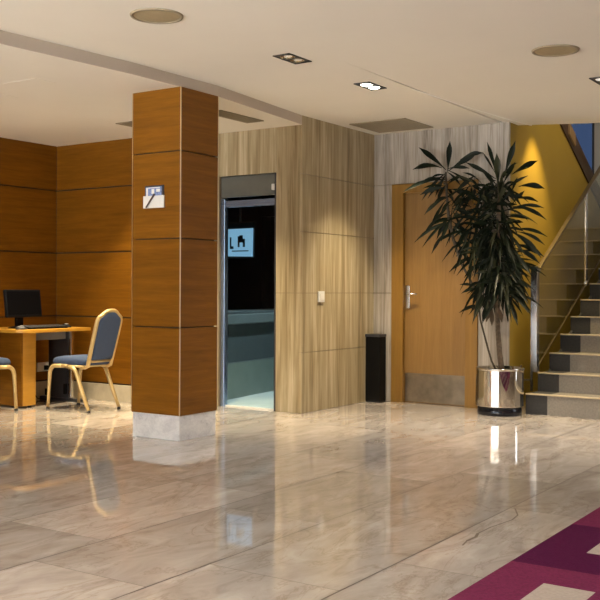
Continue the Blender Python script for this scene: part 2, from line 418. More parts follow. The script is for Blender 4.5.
# ------------------------------------------------------------------ glazed opening with its metal door, and the dark bar room behind
d = thing('door_2', 'frameless glass door with aluminium rails in the travertine wall', 'door', ((OX0+OX1)/2, YM, 0), kind='structure')
m = MB(); m.box(OX0, OX1, YM+.035, YM+.075, 1.925, OZ, .002); m.obj('transom_panel', 'transom', d)
m = MB(); m.box(OX0+.01, OX1-.02, YM+.04, YM+.085, 1.835, 1.895, .004); m.box(OX0+.01, OX1-.02, YM+.03, YM+.042, 1.862, 1.868)
m.obj('head_rail', 'rail_blue', d)
m = MB(); m.box(OX0, OX0+.045, YM+.03, YM+.085, 0, 1.915, .004); m.obj('frame', 'rail_blue', d)
m = MB(); m.box(OX1-.022, OX1, YM+.004, YM+.085, 0, OZ, .002); m.obj('frame', 'dark_metal', d)
m = MB(); m.box(OX0+.045, OX1-.024, YM+.055, YM+.065, .012, 1.835); m.obj('pane', 'clear_glass', d)
m = MB(); m.box(OX0+.045, OX1-.024, YM+.052, YM+.068, 0, .012); m.obj('bottom_rail', 'white_plastic', d)
m = MB(); m.box(-5.028, -4.995, YM+.0, YM+.034, 1.965, 2.02, .006)
tag(m.obj('door_sensor', 'white_plastic'), 'small white sensor box at the upper corner of the glass door', 'sensor')

m = MB()
m.box(-8.2, -4.9, 9.9, 10.0, 0, 2.5); m.box(-8.3, -8.2, 7.1, 10., 0, 2.5); m.box(-4.985, -4.90, 8.32, 10., 0, 2.5)
m.box(-8.2, -5.88, 7.17, 7.2, 0, 2.5); m.box(-8.3, -4.97, 7.17, 10., 2.45, 2.5); m.box(-4.985, -4.97, 7.08, 8.33, 0, 2.45)
m.box(-8.2, -6.9, 8.75, 9.9, 0, 2.45)
tag(m.obj('wall_bar', 'bar_dark'), 'near black walls of the bar room seen through the glass door', 'wall', kind='structure')
m = MB(); m.box(-8.2, -4.985, YM+.09, 9.9, .001, .006)
tag(m.obj('floor_bar', 'bar_floor'), 'pale tiled floor just inside the glass door', 'floor', kind='structure')
# counter: a curved run that drifts left as it goes back
cr = thing('bar_counter', 'teal grey bar counter behind the glass door', 'counter', (-6.0, 8.2, 0))
def run(dx, y0=7.22, y1=9.3, n=10):
    return [(-5.735-.235*((k/n)*(y1-y0))**.8*.72+dx, y0+(y1-y0)*k/n) for k in range(n+1)]
def band(dx, z0, z1, bevel=.0):
    m = MB(); a = run(dx); b = run(-.5); m.prism(a+b[::-1], z0, z1, bevel=bevel); return m
band(-.05, .006, .352).obj('plinth', 'teal_low', cr)
band(-.07, .357, .735).obj('front_panel', 'teal_dark', cr)
band(-.055, .345, .359).obj('ledge_strip', 'teal', cr)
band(-.02, .735, .835, .012).obj('counter_edge', 'teal', cr)
band(-.03, .835, .86, .006).obj('counter_top', 'teal_dark', cr)
# tall dark shelving and the display above the bar
sh = thing('back_bar_shelf', 'tall dark shelving unit at the back of the bar', 'shelf', (-6.4, 9.75, .006))
m = MB(); m.box(-6.88, -6.02, 9.55, 9.88, .006, 2.2, .004); m.obj('carcass', 'bar_dark', sh)
for x in (-6.85, -6.32, -6.05):
    m = MB(); m.box(x-.02, x+.02, 9.42, 9.55, .006, 2.2, .003); m.obj('upright', 'shelf_dark', sh)
m = MB(); m.box(-6.88, -6.02, 9.40, 9.5, 1.95, 2.08, .004); m.obj('pelmet', 'shelf_dark', sh)
ds = thing('display_screen', 'glowing pale blue screen in the dark bar behind the glass', 'screen', (-6.6, 8.62, 1.45))
m = MB(); m.prism([(-6.775, 1.45), (-6.41, 1.442), (-6.405, 1.755), (-6.765, 1.752)], 8.60, 8.625, 'y'); pan = m.obj('panel', 'screen_blue', ds)
m = MB()
for q in ((-6.71, -6.69, 1.53, 1.66), (-6.69, -6.66, 1.53, 1.56), (-6.60, -6.575, 1.55, 1.67), (-6.575, -6.53, 1.60, 1.68), (-6.53, -6.50, 1.55, 1.64), (-6.68, -6.45, 1.50, 1.512)):
    m.box(q[0]+.0, q[1], 8.597, 8.6005, q[2], q[3])
m.obj('picture_mark', 'screen_mark', pan)
m = MB(); m.box(-6.80, -6.39, 8.63, 8.66, 1.425, 1.83, .004); m.obj('back_frame', 'shelf_dark', ds)
m = MB(); m.tube([(-6.6, 8.645, 1.8), (-6.6, 8.645, 2.45)], .015); m.obj('hanger', 'shelf_dark', ds)
gl = MB()
gl.lathe([(0, 0), (.03, 0), (.03, .005), (.006, .012), (.006, .075), (.03, .10), (.036, .16), (.03, .17)], n=20)
# ------------------------------------------------------------------ stairwell
m = MB()
m.prism([(YB+.032, 0), (11.3, 0), (11.3, 1.855), (10.655, 2.213), (9.69, 2.748), (8.6, 3.36), (YB+.032, 3.36)], XS-.10, XS, 'x')
tag(m.obj('wall_stairs', 'mustard'), 'mustard painted wall beneath the upper stair flight', 'wall', kind='structure')
m = MB()
WX0, WX1, WZ0, WZ1 = -5.3, -3.86, 1.95, 4.2
m.box(-6.2, WX0, YE, YE+.1, 0, 5.2); m.box(WX1, -1.5, YE, YE+.1, 0, 5.2); m.box(WX0, WX1, YE, YE+.1, 0, WZ0); m.box(WX0, WX1, YE, YE+.1, WZ1, 5.2)
tag(m.obj('wall_stairs_back', 'stair_white'), 'pale wall holding the dusk blue window at the end of the stairwell', 'wall', kind='structure')
for nm, q, lb in (('wall_stairs_right', (-1.6, -1.5, YB+.43, YE, 0, 5.1), 'pale wall along the far side of the stairs'), ('wall_stairs_left', (-6.2, -6.1, YB+.43, YE, 2.6, 5.1), 'pale outer wall beside the upper stair flight'),
                  ('wall_stairs_front', (-6.2, -1.5, 8.30, 8.42, 2.9, 5.1), 'pale wall above the opening of the stairwell'), ('ceiling_stairs', (-6.2, -1.5, YB, YE+.1, 5.1, 5.2), 'pale ceiling high above the stairs')):
    m = MB(); m.box(*q); tag(m.obj(nm, 'stair_white'), lb, nm.split('_')[0], kind='structure')
w = thing('window_1', 'tall dusk blue window at the top of the stairwell', 'window', (-4.6, YE, WZ0), kind='structure')
m = MB(); m.box(WX0, WX1, YE+.04, YE+.05, WZ0, WZ1); m.obj('pane', 'dusk_glass', w)
m = MB()
for a in ((WX0, WX0+.05, WZ0, WZ1), (WX1-.03, WX1, WZ0, WZ1), (WX0, WX1, WZ0, WZ0+.05), (WX0, WX1, WZ1-.05, WZ1)): m.box(a[0], a[1], YE+.0, YE+.09, a[2], a[3])
m.obj('window_frame', 'dark_metal', w)
# lower flight: carpeted steps, dark strip on the outer edge
SX0, SX1, GO, RI = -3.105, -1.62, .30, .163
st = thing('staircase', 'carpeted stairs climbing away with charcoal and greige risers', 'staircase', (SX0, 8.2, 0))
for k in range(11):
    y = 8.2+GO*k; z1 = .178+RI*k; z0 = z1-(.178 if k == 0 else RI); yb = y+GO+.03 if k < 10 else YE-.01
    m = MB(); xd = SX0+.195
    z0 = 0 if k == 0 else z0-.06
    for a, b, mi in ((SX0, xd, 0), (xd, xd+.62, 1), (xd+.62, xd+1.24, 1), (xd+1.24, SX1, 1)):
        m.box(a, b, y, yb, z0, z1-.004, mi=mi)
    s_ = m.obj('step', ['charcoal_carpet', 'greige_carpet'], st)
    m = MB(); m.box(SX0, SX1, y-.012, y+.03, z1-.010, z1+.002, .003); m.obj('nosing', 'nosing', s_)
m = MB(); m.prism([(8.52, 0), (YE-.01, 0), (YE-.01, 1.7), (11.2, 1.7), (8.52, .20)], SX0, SX0+.02, 'x'); m.obj('side_panel', 'charcoal_carpet', st)
m = MB(); m.box(XS, -1.62, 11.35, YE-.01, 1.68, 1.80); m.obj('landing', 'greige_carpet', st)
# balustrade
GX = -3.135
ba = thing('balustrade', 'glass stair balustrade with steel posts and sloping dark handrail', 'balustrade', (GX, 8.5, .15))
rail = lambda y: 1.30+.600*(y-8.62)
nos = lambda y: .352+.545*(y-8.5)
for a, b in ((8.56, 9.93), (9.97, 11.2)):
    m = MB(); m.prism([(a, nos(a)+.01), (b, nos(b)+.01), (b, rail(b)-.01), (a, rail(a)-.01)], GX-.006, GX+.006, 'x'); m.obj('glass_panel', 'stair_glass', ba)
m = MB(); m.box(GX-.034, GX+.028, 8.475, 8.535, .345, 1.285, .003); m.box(GX-.034, GX-.014, 8.475, 8.49, .17, .345); m.obj('post', 'steel', ba)
m = MB(); m.box(GX-.014, GX+.014, 9.93, 9.985, nos(9.95), rail(9.95), .002); po = m.obj('post', 'chrome', ba)
m = MB(); m.lathe([(0, nos(9.95)-.01), (.028, nos(9.95)-.01), (.03, nos(9.95)+.03), (.02, nos(9.95)+.045), (0, nos(9.95)+.045)], GX, 9.95, 20); m.obj('foot_clamp', 'chrome', po)
m = MB(); m.prism([(8.53, rail(8.53)-.014), (11.25, rail(11.25)-.014), (11.25, rail(11.25)+.014), (8.53, rail(8.53)+.014)], GX-.02, GX+.02, 'x', bevel=.004); m.obj('handrail', 'rail_bronze', ba)
m = MB(); m.prism([(8.53, nos(8.53)-.006), (11.25, nos(11.25)-.006), (11.25, nos(11.25)+.006), (8.53, nos(8.53)+.006)], GX-.012, GX+.012, 'x'); m.obj('stringer', 'rail_bronze', ba)
m = MB(); m.box(-3.27, GX-.02, 8.49, 8.505, .262, .276); m.box(-3.275, -3.262, 8.485, 8.51, .2, .40, .002); m.obj('wall_bracket', 'steel', ba)
# upper flight, returning towards the hall
uf = thing('upper_flight', 'dark brown sloping edge of the upper stair flight above the mustard wall', 'staircase', (-3.9, 10.4, 1.8))
low = lambda y: 2.222-.553*(y-10.655)
m = MB(); m.prism([(8.6, low(8.6)), (11.4, low(11.4)), (11.4, low(11.4)+.2), (8.6, low(8.6)+.2)], XS-.07, XS+.012, 'x'); m.obj('stringer', 'brown', uf)
m = MB(); m.prism([(8.6, low(8.6)+.02), (11.4, low(11.4)+.02), (11.4, low(11.4)+.16), (8.6, low(8.6)+.16)], -4.9, XS-.07, 'x'); m.obj('slab', 'stair_white', uf)
m = MB(); m.box(-4.9, XS-.001, 11.41, YE-.01, 1.68, 1.80); m.obj('landing', 'greige_carpet', uf)
m = MB(); m.prism([(9.88, low(9.88)+.05), (10.07, low(10.07)+.05), (10.07, low(10.07)+.17), (9.88, low(9.88)+.17)], XS+.012, XS+.03, 'x'); tag(m.obj('mounting_block', 'block', uf), 'lighter brown block on the stringer')

# ------------------------------------------------------------------ unseen parts of the hall: right wall, rear glazed front
m = MB(); m.box(XR, XR+.1, YR, 8.8, 0, 2.7); m.box(-1.5, XR, 8.3, 8.42, 0, 2.7)
tag(m.obj('wall_right', 'plaster'), 'plain brown wall at the right of the hall', 'wall', kind='structure')
m = MB(); WIN = [(-7.35, -4.66), (-4.58, -1.87), (-1.79, .92)]
ex = [XW-.12]+[v for w_ in WIN for v in w_]+[XR+.1]
for a, b in zip(ex[::2], ex[1::2]): m.box(a, b, YR-.15, YR, 0, 2.7)
for a, b in WIN: m.box(a, b, YR-.15, YR, 2.4, 2.7); m.box(a, b, YR-.15, YR, 0, .12)
tag(m.obj('wall_rear', 'plaster'), 'street front wall behind the viewer with tall windows', 'wall', kind='structure')
for k, (a, b) in enumerate(WIN):
    m = MB(); m.box(a, b, YR-.08, YR-.07, .12, 2.4)
    w = m.obj('window_%d' % (k+2), 'window_glass'); tag(w, 'tall street window number %s from the alcove side' % ['one', 'two', 'three'][k], 'window', kind='structure')

# ------------------------------------------------------------------ carpet
m = MB()
xs = [-1.449, -1.24, -1.05, -.86, -.67, -.48, -.29, -.10, .09, .28, 1.6]
ys = []; y = -1.0
cy0 = 3.68-.74*6; bands = []
yy = cy0
while yy < 6.6:
    bands.append((yy, yy+.285)); bands.append((yy+.285, yy+.525)); bands.append((yy+.525, yy+.74)); yy += .74
ph = 0
for k, (a, b) in enumerate(bands):
    dark = (k//3) % 2 == 0; mid = k % 3 == 1
    for j, (xa, xb) in enumerate(zip(xs, xs[1:])):
        mi = 0 if dark else 1
        if mid and j % 2 == 1 and j < 9: mi = 2
        m.face([(xa, a, .007), (xb, a, .007), (xb, b, .007), (xa, b, .007)], mi)
y1c = bands[-1][1]
m.face([(-1.449, cy0, .0), (-1.449, y1c, 0), (-1.449, y1c, .007), (-1.449, cy0, .007)][::-1], 0)
m.face([(-1.449, y1c, .0), (1.6, y1c, 0), (1.6, y1c, .007), (-1.449, y1c, .007)][::-1], 0)
m.face([(-1.449, cy0, .0), (1.6, cy0, 0), (1.6, cy0, .007), (-1.449, cy0, .007)], 0)
tag(m.obj('carpet', ['purple', 'crimson', 'carpet_beige'], origin=(0, 3, 0)), 'purple and crimson carpet with beige oblongs on the marble floor', 'carpet')

# ------------------------------------------------------------------ computer desk
ZT = .712
dk = thing('desk', 'honey coloured computer desk against the wood wall', 'desk', (-7.15, 6.2, 0))
x0, x1, ya, yb = XW+.03, -6.80, 5.76, 6.59
poly = [(x0, ya), (x1-.16, ya)] + arc((x1-.16, ya+.16), .16, -90, 0, 8, 'xy') + [(x1+.004, 6.2)] + arc((x1-.03, yb-.03), .03, 0, 90, 4, 'xy') + [(x0, yb)]
m = MB(); m.prism(poly, ZT-.03, ZT, bevel=.003, seg=2); m.obj('desk_top', 'desk_wood', dk)
m = MB(); m.box(x0+.02, -6.925, 5.872, 6.02, .02, ZT-.03, .004); m.obj('side_panel', 'desk_wood', dk)
m = MB(); m.box(x0+.02, -6.928, 5.852, 5.872, .02, ZT-.03, .002); tag(m.obj('shaded_end_board', 'wood', dk), 'desk end board, its shade put in as darker veneer')  # this face lies in shade; the darker veneer paints that in
for x in (-6.97, -7.4):
    m = MB(); m.lathe([(0, 0), (.018, 0), (.018, .02), (0, .02)], x, 5.985, 14); m.obj('foot', 'rubber', dk)
m = MB(); m.box(-7.10, -7.06, 6.02, 6.585, ZT-.115, ZT-.032, .004); m.obj('crossbeam', 'grey_metal', dk)
m = MB(); m.box(-7.30, -7.02, 6.50, 6.535, .03, ZT-.031, .004); lg = m.obj('leg', 'dark_metal', dk)
m = MB(); m.box(-7.02, -6.985, 6.497, 6.54, .03, ZT-.031, .008); m.obj('leg_edge', 'steel', lg)
m = MB(); m.box(-7.42, -6.80, 6.495, 6.545, .0, .03, .006); m.obj('leg_foot', 'dark_metal', lg)
m = MB(); m.box(-7.06, -7.035, 6.470, 6.500, .07, .17, .003); m.obj('cable_socket', 'black', lg)
m = MB(); m.tube([(-7.46, 6.3, .4), (-7.42, 6.38, .12), (-7.36, 6.42, .012), (-7.2, 6.44, .010)], .006, 8)
tag(m.obj('power_cable', 'black', origin=(-7.4, 6.4, 0)), 'black power cable dropping from the wall socket under the desk', 'cable')
# computer
mo = thing('monitor', 'black flat monitor switched off on the desk', 'monitor', (-7.12, 6.01, ZT))
q = Matrix.Translation((-7.10, 6.01, 0)) @ Matrix.Rotation(math.radians(-6), 4, 'Y')
def tilt(m_, zc=.93):
    R = Matrix.Translation((-7.10, 6.03, zc)) @ Matrix.Rotation(math.radians(-7), 4, 'Y') @ Matrix.Translation((7.10, -6.01, -zc))
    bmesh.ops.transform(m_.bm, matrix=R, verts=list(m_.bm.verts)); return m_
m = MB(); m.box(-7.135, -7.10, 5.805, 6.215, .815, 1.07, .008); cs = tilt(m).obj('casing', 'black', mo)
m = MB(); m.box(-7.102, -7.098, 5.822, 6.198, .838, 1.052); tilt(m).obj('display', 'screen', cs)
m = MB(); m.box(-7.165, -7.13, 5.97, 6.05, ZT+.02, .90, .008); m.obj('stand_neck', 'black', mo)
m = MB(); m.lathe([(0, ZT), (.105, ZT), (.105, ZT+.008), (.04, ZT+.022), (0, ZT+.022)], -7.14, 6.01, 32); m.obj('stand_base', 'black', mo)
kb = thing('keyboard', 'black keyboard lying in front of the monitor', 'keyboard', (-6.94, 6.12, ZT))
m = MB(); m.prism([(-7.01, ZT), (-6.87, ZT), (-6.87, ZT+.014), (-7.01, ZT+.028)], 5.90, 6.35, 'y', bevel=.003); m.obj('body', 'black', kb)
m = MB()
for r in range(5):
    for c_ in range(14):
        x = -6.995+.025*r; z = ZT+.028-.1*(x+7.01)
        m.box(x, x+.019, 5.915+.0305*c_, 5.915+.0305*c_+.025, z-.002, z+.006, .002, seg=1)
m.obj('keys', 'dark_metal', kb)
def mouse(name, label, cat, x, y, rz, body, top):
    t = thing(name, label, cat, (x, y, ZT)); local(t)
    m = MB(); g = bmesh.new(); bmesh.ops.create_uvsphere(g, u_segments=20, v_segments=12, radius=1)
    for v in g.verts: v.co = Vector((v.co.x*.055, v.co.y*.032, max(v.co.z, 0)*.034*(1-.25*v.co.x)))
    for f in g.faces: f.smooth = True
    m.add(g); m.obj('shell', body, t)
    m = MB(); m.box(-.012, .02, -.012, .012, .028, .0365, .004); m.obj('top_patch', top, t)
    t.rotation_euler.z = rz
mouse('computer_mouse', 'small dark mouse with pale top beside the far end of the keyboard', 'mouse', -6.99, 6.44, .3, 'black', 'white_plastic')
mouse('desk_device', 'small dark grey device with pale top at the near end of the keyboard', 'device', -6.90, 5.83, 1.1, 'dark_metal', 'grey_plastic')
so = thing('wall_socket', 'white double power socket low on the wood wall behind the desk', 'socket', (XW, 6.61, .3))
m = MB(); m.box(XW, XW+.012, 6.545, 6.69, .255, .345, .004); m.obj('plate', 'white_plastic', so)
m = MB(); m.box(XW+.012, XW+.045, 6.625, 6.66, .27, .315, .005); m.obj('plug', 'black', so)
m = MB(); m.box(XW+.022, XW+.05, 6.63, 6.68, .02, .085, .004)
tag(m.obj('floor_plug', 'black'), 'small black plug adaptor at the foot of the skirting below the socket', 'plug')

# ------------------------------------------------------------------ banquet chairs (built facing +y, then placed)
def make_chair():
    r = thing('banquet_chair', None, 'chair', (0, 0, 0)); local(r)
    m = MB(); n = 24; g = bmesh.new(); rings = []
    for z, k in ((.405, .93), (.415, 1.), (.445, 1.), (.462, .97), (.474, .88), (.480, .65), (.482, .3)):
        ring = []
        for i in range(n):
            a = 2*PI*i/n; e = .38
            ca, sa = math.cos(a), math.sin(a)
            x = math.copysign(abs(ca)**e, ca)*.183*k; y = .02+math.copysign(abs(sa)**e, sa)*.222*k
            if y > 0: x *= 1+.06*(y/.24)
            zz = z-.012*max(0, (y-.1)/.12)**2 if z > .42 else z
            ring.append(g.verts.new((x, y, zz)))
        rings.append(ring)
    for a, b in zip(rings, rings[1:]):
        for i in range(n):
            f = g.faces.new([a[i], a[(i+1) % n], b[(i+1) % n], b[i]]); f.smooth = True
    g.faces.new(rings[0][::-1]); g.faces.new(rings[-1]); m.add(g); m.obj('seat', 'blue', r)
    m = MB()
    m.tube([(-.172, -.17, .398), (-.18, .19, .398)], .011); m.tube([(.172, -.17, .398), (.18, .19, .398)], .011)
    m.tube([(-.18, .185, .398), (.18, .185, .398)], .010); m.tube([(-.17, -.165, .398), (.17, -.165, .398)], .010); m.obj('seat_frame', 'gold', r)
    for s in (-1, 1):
        x = s*.184
        m = MB(); p = [(x*1.0, .262, .018), (x, .248, .20), (x, .238, .325)] + [(x, y, z) for _, y, z in arc((.168, .325), .068, 15, 95, 6)] + [(x, .08, .396)]
        m.tube(p, [.0145]*2+[.018]*(len(p)-2), 10); l = m.obj('leg', 'gold', r)
        m = MB(); m.lathe([(0, 0), (.017, 0), (.015, .022), (0, .022)], x, .263, 14); m.obj('foot_cap', 'rubber', l)
        m = MB(); p = [(x, .08, .396), (x, -.01, .392)] + [(x, y, z) for _, y, z in arc((-.02, .305), .085, 80, 158, 6)] + [(x, -.17, .18), (x*1.0, -.252, .018)]
        m.tube(p, [.018]*(len(p)-1)+[.0145], 10); l = m.obj('leg', 'gold', r)
        m = MB(); m.lathe([(0, 0), (.016, 0), (.014, .022), (0, .022)], x, -.253, 14); m.obj('foot_cap', 'rubber', l)
    # back: crown topped frame around a padded panel, leaning backwards
    lean = lambda z: -.185-.30*(z-.38) if z > .38 else -.185+.5*(.38-z)
    half = [(.136, .40), (.140, .50), (.142, .64), (.143, .76), (.142, .80), (.130, .828), (.096, .850), (.062, .876), (.035, .886), (0, .888)]
    out = [(x, z) for x, z in half] + [(-x, z) for x, z in half[-2::-1]]
    m = MB(); p = [(.140, -.10, .390), (.137, -.155, .388)] + [(x, lean(z), z) for x, z in out] + [(-.137, -.155, .388), (-.140, -.10, .390)]
    m.tube(p, .0185, 10); m.obj('back_frame', 'gold', r)
    m = MB(); g = bmesh.new()
    inn = [(x*.93, .452+(z-.40)*.872) for x, z in out]
    def lay(k, d):
        return [g.verts.new((x*k, lean(.66+(z-.66)*k)+d, .66+(z-.66)*k)) for x, z in inn]
    L = [lay(.80, .034), lay(.95, .026), lay(1., .010), lay(1., -.010), lay(.95, -.022), lay(.80, -.027)]
    for a, b in zip(L, L[1:]):
        for i in range(len(a)):
            f = g.faces.new([a[i], a[(i+1) % len(a)], b[(i+1) % len(a)], b[i]]); f.smooth = True
    g.faces.new(L[0][::-1]); g.faces.new(L[-1]); bmesh.ops.recalc_face_normals(g, faces=list(g.faces)); m.add(g); m.obj('backrest', 'blue', r)
    m = MB(); m.tube([(.139, lean(.44), .44), (-.139, lean(.44), .44)], .012); m.obj('back_crossbar', 'gold', r)
    return r
ch = make_chair(); ch.location = (-6.47, 6.175, 0); ch.rotation_euler.z = math.radians(90)
tag(ch, 'blue banquet chair with gold frame and tall crowned back at the desk front', group='blue and gold banquet chairs')
c2 = dup(ch); c2.location = (-7.025, 5.463, 0); c2.rotation_euler.z = 0
tag(c2, 'blue banquet chair at the desk end, only its seat edge and one leg showing', group='blue and gold banquet chairs')

# ------------------------------------------------------------------ sign on the column
sg = thing('wall_sign', 'small notice holder with blue picture and white card on the column', 'sign', (-4.78, Y0, 1.74))
m = MB(); m.box(-4.868, -4.690, Y0-.012, Y0, 1.742, 1.826, .002); m.obj('holder', 'holder', sg)
m = MB(); m.box(-4.857, -4.706, Y0-.014, Y0-.012, 1.748, 1.815); bc = m.obj('picture_card', 'blue_card', sg)
m = MB()
for a in ((-4.852, -4.835, 1.752, 1.81), (-4.80, -4.775, 1.765, 1.80), (-4.755, -4.72, 1.778, 1.80), (-4.835, -4.72, 1.806, 1.812)): m.box(a[0], a[1], Y0-.0150, Y0-.0138, a[2], a[3])
m.obj('picture_mark', 'card', bc)
m = MB(); m.box(-4.880, -4.682, Y0-.016, Y0-.006, 1.664, 1.752, .001); wc = m.obj('white_card', 'card', sg)
m = MB(); m.tube([(-4.845, Y0-.024, 1.668), (-4.765, Y0-.024, 1.762)], [.005, .007], 8); m.obj('pen', 'pen', sg)
# ------------------------------------------------------------------ switch, bin
sw = thing('light_switch', 'white light switch on the travertine wall', 'switch', (XM, 7.345, 1.02))
m = MB(); m.box(XM, XM+.012, 7.295, 7.392, .968, 1.066, .003); m.obj('plate', 'white_plastic', sw)
m = MB(); m.box(XM+.012, XM+.018, 7.318, 7.369, .99, 1.044, .002); m.obj('rocker', 'card', sw)
bn = thing('waste_bin', 'slim black waste bin standing in the corner beside the oak door', 'bin', (-4.605, 8.2, 0))
m = MB(); m.box(-4.692, -4.535, 8.14, 8.26, .012, .63, .004); m.obj('body', 'bin', bn)
m = MB(); m.box(-4.696, -4.531, 8.136, 8.263, .63, .655, .003); m.obj('lid', 'dark_metal', bn)
m = MB(); m.box(-4.688, -4.54, 8.145, 8.257, 0, .012); m.obj('base', 'rubber', bn)
m = MB(); m.box(-4.665, -4.565, 8.16, 8.235, .654, .657); m.obj('opening', 'black', bn)

# ------------------------------------------------------------------ potted dracaena
PX, PY = -3.285, 8.045
pl = thing('potted_dracaena', 'tall dark leaved dracaena in a polished steel pot beside the stairs', 'plant', (PX, PY, 0))
m = MB(); m.lathe([(.190, .076), (.203, .076), (.2058, .078), (.206, .081), (.206, .083), (.206, .385), (.206, .388), (.2065, .391), (.209, .396), (.209, .402), (.206, .408), (.196, .408), (.196, .37), (0, .37)], PX, PY, 64); pot = m.obj('pot', 'pot_steel', pl)
m = MB(); m.lathe([(0, 0), (.186, 0), (.190, .004), (.190, .076), (0, .076)], PX, PY, 64); tag(m.obj('base_ring', 'blue_base', pot), 'glossy black base ring')
m = MB(); m.lathe([(0, .372), (.1, .378), (.190, .371)], PX, PY, 32); m.obj('soil', 'soil', pot)
trunk = [(-3.265, PY, .37), (-3.285, PY, .52), (-3.305, PY+.005, .73), (-3.315, PY+.01, 1.0), (-3.305, PY, 1.35), (-3.295, PY-.01, 1.7), (-3.30, PY, 2.03)]
m = MB(); m.tube(trunk, [.026, .024, .022, .022, .02, .018, .012], 12); m.obj('trunk', 'bark', pl)
m = MB(); m.tube([(-3.30, PY-.03, .37), (-3.345, PY-.035, .46), (-3.38, PY-.03, .56), (-3.46, PY-.02, .82), (-3.48, PY-.02, .99), (-3.48, PY-.02, 1.13)], [.009, .009, .009, .008, .008, .006], 8); m.obj('stem', 'twig', pl)
br = [(-3.315, PY, .93), (-3.41, PY-.02, 1.0), (-3.51, PY-.03, 1.09), (-3.58, PY-.02, 1.21), (-3.66, PY, 1.33), (-3.73, PY, 1.53), (-3.78, PY, 1.74), (-3.80, PY, 1.95), (-3.81, PY, 2.15)]
m = MB(); m.tube(br, [.012, .011, .011, .011, .012, .014, .014, .012, .008], 8); m.obj('branch', 'twig', pl)
m = MB(); m.tube([(-3.31, PY, 1.33), (-3.39, PY-.02, 1.53), (-3.44, PY-.02, 1.75), (-3.43, PY-.02, 1.97)], [.014, .013, .012, .008], 8); m.obj('branch', 'twig', pl)
LEAVES = [(-3.79, 2.15, -3.77, 2.43, 1), (-3.81, 2.17, -4.1, 2.4, 1), (-3.85, 2.19, -4.17, 2.2, 1), (-3.78, 2.16, -3.54, 2.31, 1), (-3.67, 2.25, -3.46, 2.3, 0.8), (-3.81, 2.06, -4.09, 2.09, 0.7), (-3.81, 2.08, -4.17, 1.97, 0.7), (-3.79, 2.0, -4.05, 1.95, 0.9), (-3.77, 1.92, -3.98, 1.87, 0.7), (-3.81, 1.91, -4.03, 1.77, 0.7), (-3.76, 1.79, -4.08, 1.58, 0.6), (-3.76, 1.7, -4.06, 1.51, 0.6), (-3.76, 1.76, -3.88, 1.54, 0.8), (-3.75, 1.74, -3.81, 1.51, 0.7), (-3.8, 1.61, -3.94, 1.41, 0.6), (-3.57, 1.51, -3.7, 1.38, 0.7), (-3.49, 1.39, -3.7, 1.24, 0.7), (-3.45, 1.33, -3.58, 1.19, 0.7), (-3.48, 1.1, -3.63, 1.13, 0.5), (-3.46, 1.09, -3.69, 1.05, 0.6), (-3.47, 1.05, -3.62, 0.97, 0.4), (-3.43, 0.95, -3.62, 0.88, 0.6), (-3.4, 0.98, -3.47, 0.8, 0.7), (-3.32, 2.09, -3.36, 2.37, 0.7), (-3.25, 2.08, -3.15, 2.38, 1), (-3.26, 2.01, -3.1, 2.18, 0.7), (-3.18, 2.09, -2.89, 2.17, 1), (-3.33, 2.1, -3.48, 2.31, 0.4), (-3.33, 2.06, -3.57, 2.21, 0.8), (-3.19, 1.92, -3.09, 2.05, 0.5), (-3.12, 1.98, -2.92, 1.96, 1), (-3.18, 1.83, -3.09, 1.95, 0.6), (-3.16, 1.87, -2.91, 1.83, 0.6), (-3.17, 1.8, -2.92, 1.79, 0.6), (-3.19, 1.81, -2.86, 1.68, 0.7), (-3.21, 1.66, -3.08, 1.67, 0.6), (-3.19, 1.6, -2.82, 1.53, 0.6), (-3.14, 1.59, -2.91, 1.47, 0.6), (-3.19, 1.59, -2.92, 1.36, 1), (-3.17, 1.48, -2.92, 1.37, 0.9), (-3.17, 1.45, -2.95, 1.31, 0.8), (-3.19, 1.41, -2.97, 1.21, 0.8), (-3.21, 1.36, -3.05, 1.12, 0.8), (-3.19, 1.19, -2.98, 1.09, 0.7), (-3.21, 1.15, -2.98, 0.96, 0.7), (-3.22, 1.07, -2.97, 0.89, 0.7), (-3.21, 1.0, -3.09, 0.78, 0.8), (-3.24, 1.08, -3.21, 0.8, 0.7), (-3.28, 1.17, -3.32, 0.89, 0.7), (-3.4, 1.26, -3.51, 0.99, 0.7), (-3.75, 1.93, -3.5, 2.09, 0.8), (-3.71, 1.85, -3.46, 1.92, 0.8), (-3.72, 1.98, -3.47, 1.84, 0.8), (-3.74, 1.73, -3.44, 1.68, 0.8)]
def leaf(m, a, b, w, sag=.0, mi=0, n=8):
    """strap leaf: narrow at its base, widest past the middle, pointed, folded along the midrib"""
    a, b = Vector(a), Vector(b)
    d = b-a; L = d.length; side = d.cross(Vector((.55, -.83, .1))).normalized()
    nrm = side.cross(d).normalized()
    rows = []
    for k in range(n+1):
        t = k/n; p = a+d*t+Vector((0, 0, 1))*(sag*L*4*t*(1-t))
        hw = w*(.13+.87*math.sin(PI*min(1, t*.5/.66 if t < .66 else .5+.5*(t-.66)/.34))**1.9)
        if k == n: hw = .0008
        rows.append((p-side*hw, p-nrm*hw*.35, p+side*hw))
    for lim in rows: pass
    vs = [[m.bm.verts.new((v.x, min(v.y, 8.285) if v.x < -3.29 else min(v.y, 8.44), v.z)) for v in r] for r in rows]
    for p, q in zip(vs, vs[1:]):
        for j in (0, 1):
            f = m.bm.faces.new([p[j], p[j+1], q[j+1], q[j]]); f.material_index = mi; f.smooth = True
r = random.Random(5)
m1, m2, m3 = MB(), MB(), MB()
for k, (xa, za, xb, zb, w) in enumerate(LEAVES):
    dst = m1 if xa < -3.6 else m2 if za > 1.75 else m3
    dy = r.uniform(-.16, .10)
    up = zb > za+.05
    leaf(dst, (xa, PY, za), (xb, PY+dy, zb), .026*w, .03 if up else .10)
leaf(m2, (-3.3, PY-.02, 2.0), (-3.28, PY-.1, 2.27), .032, 0, 1)
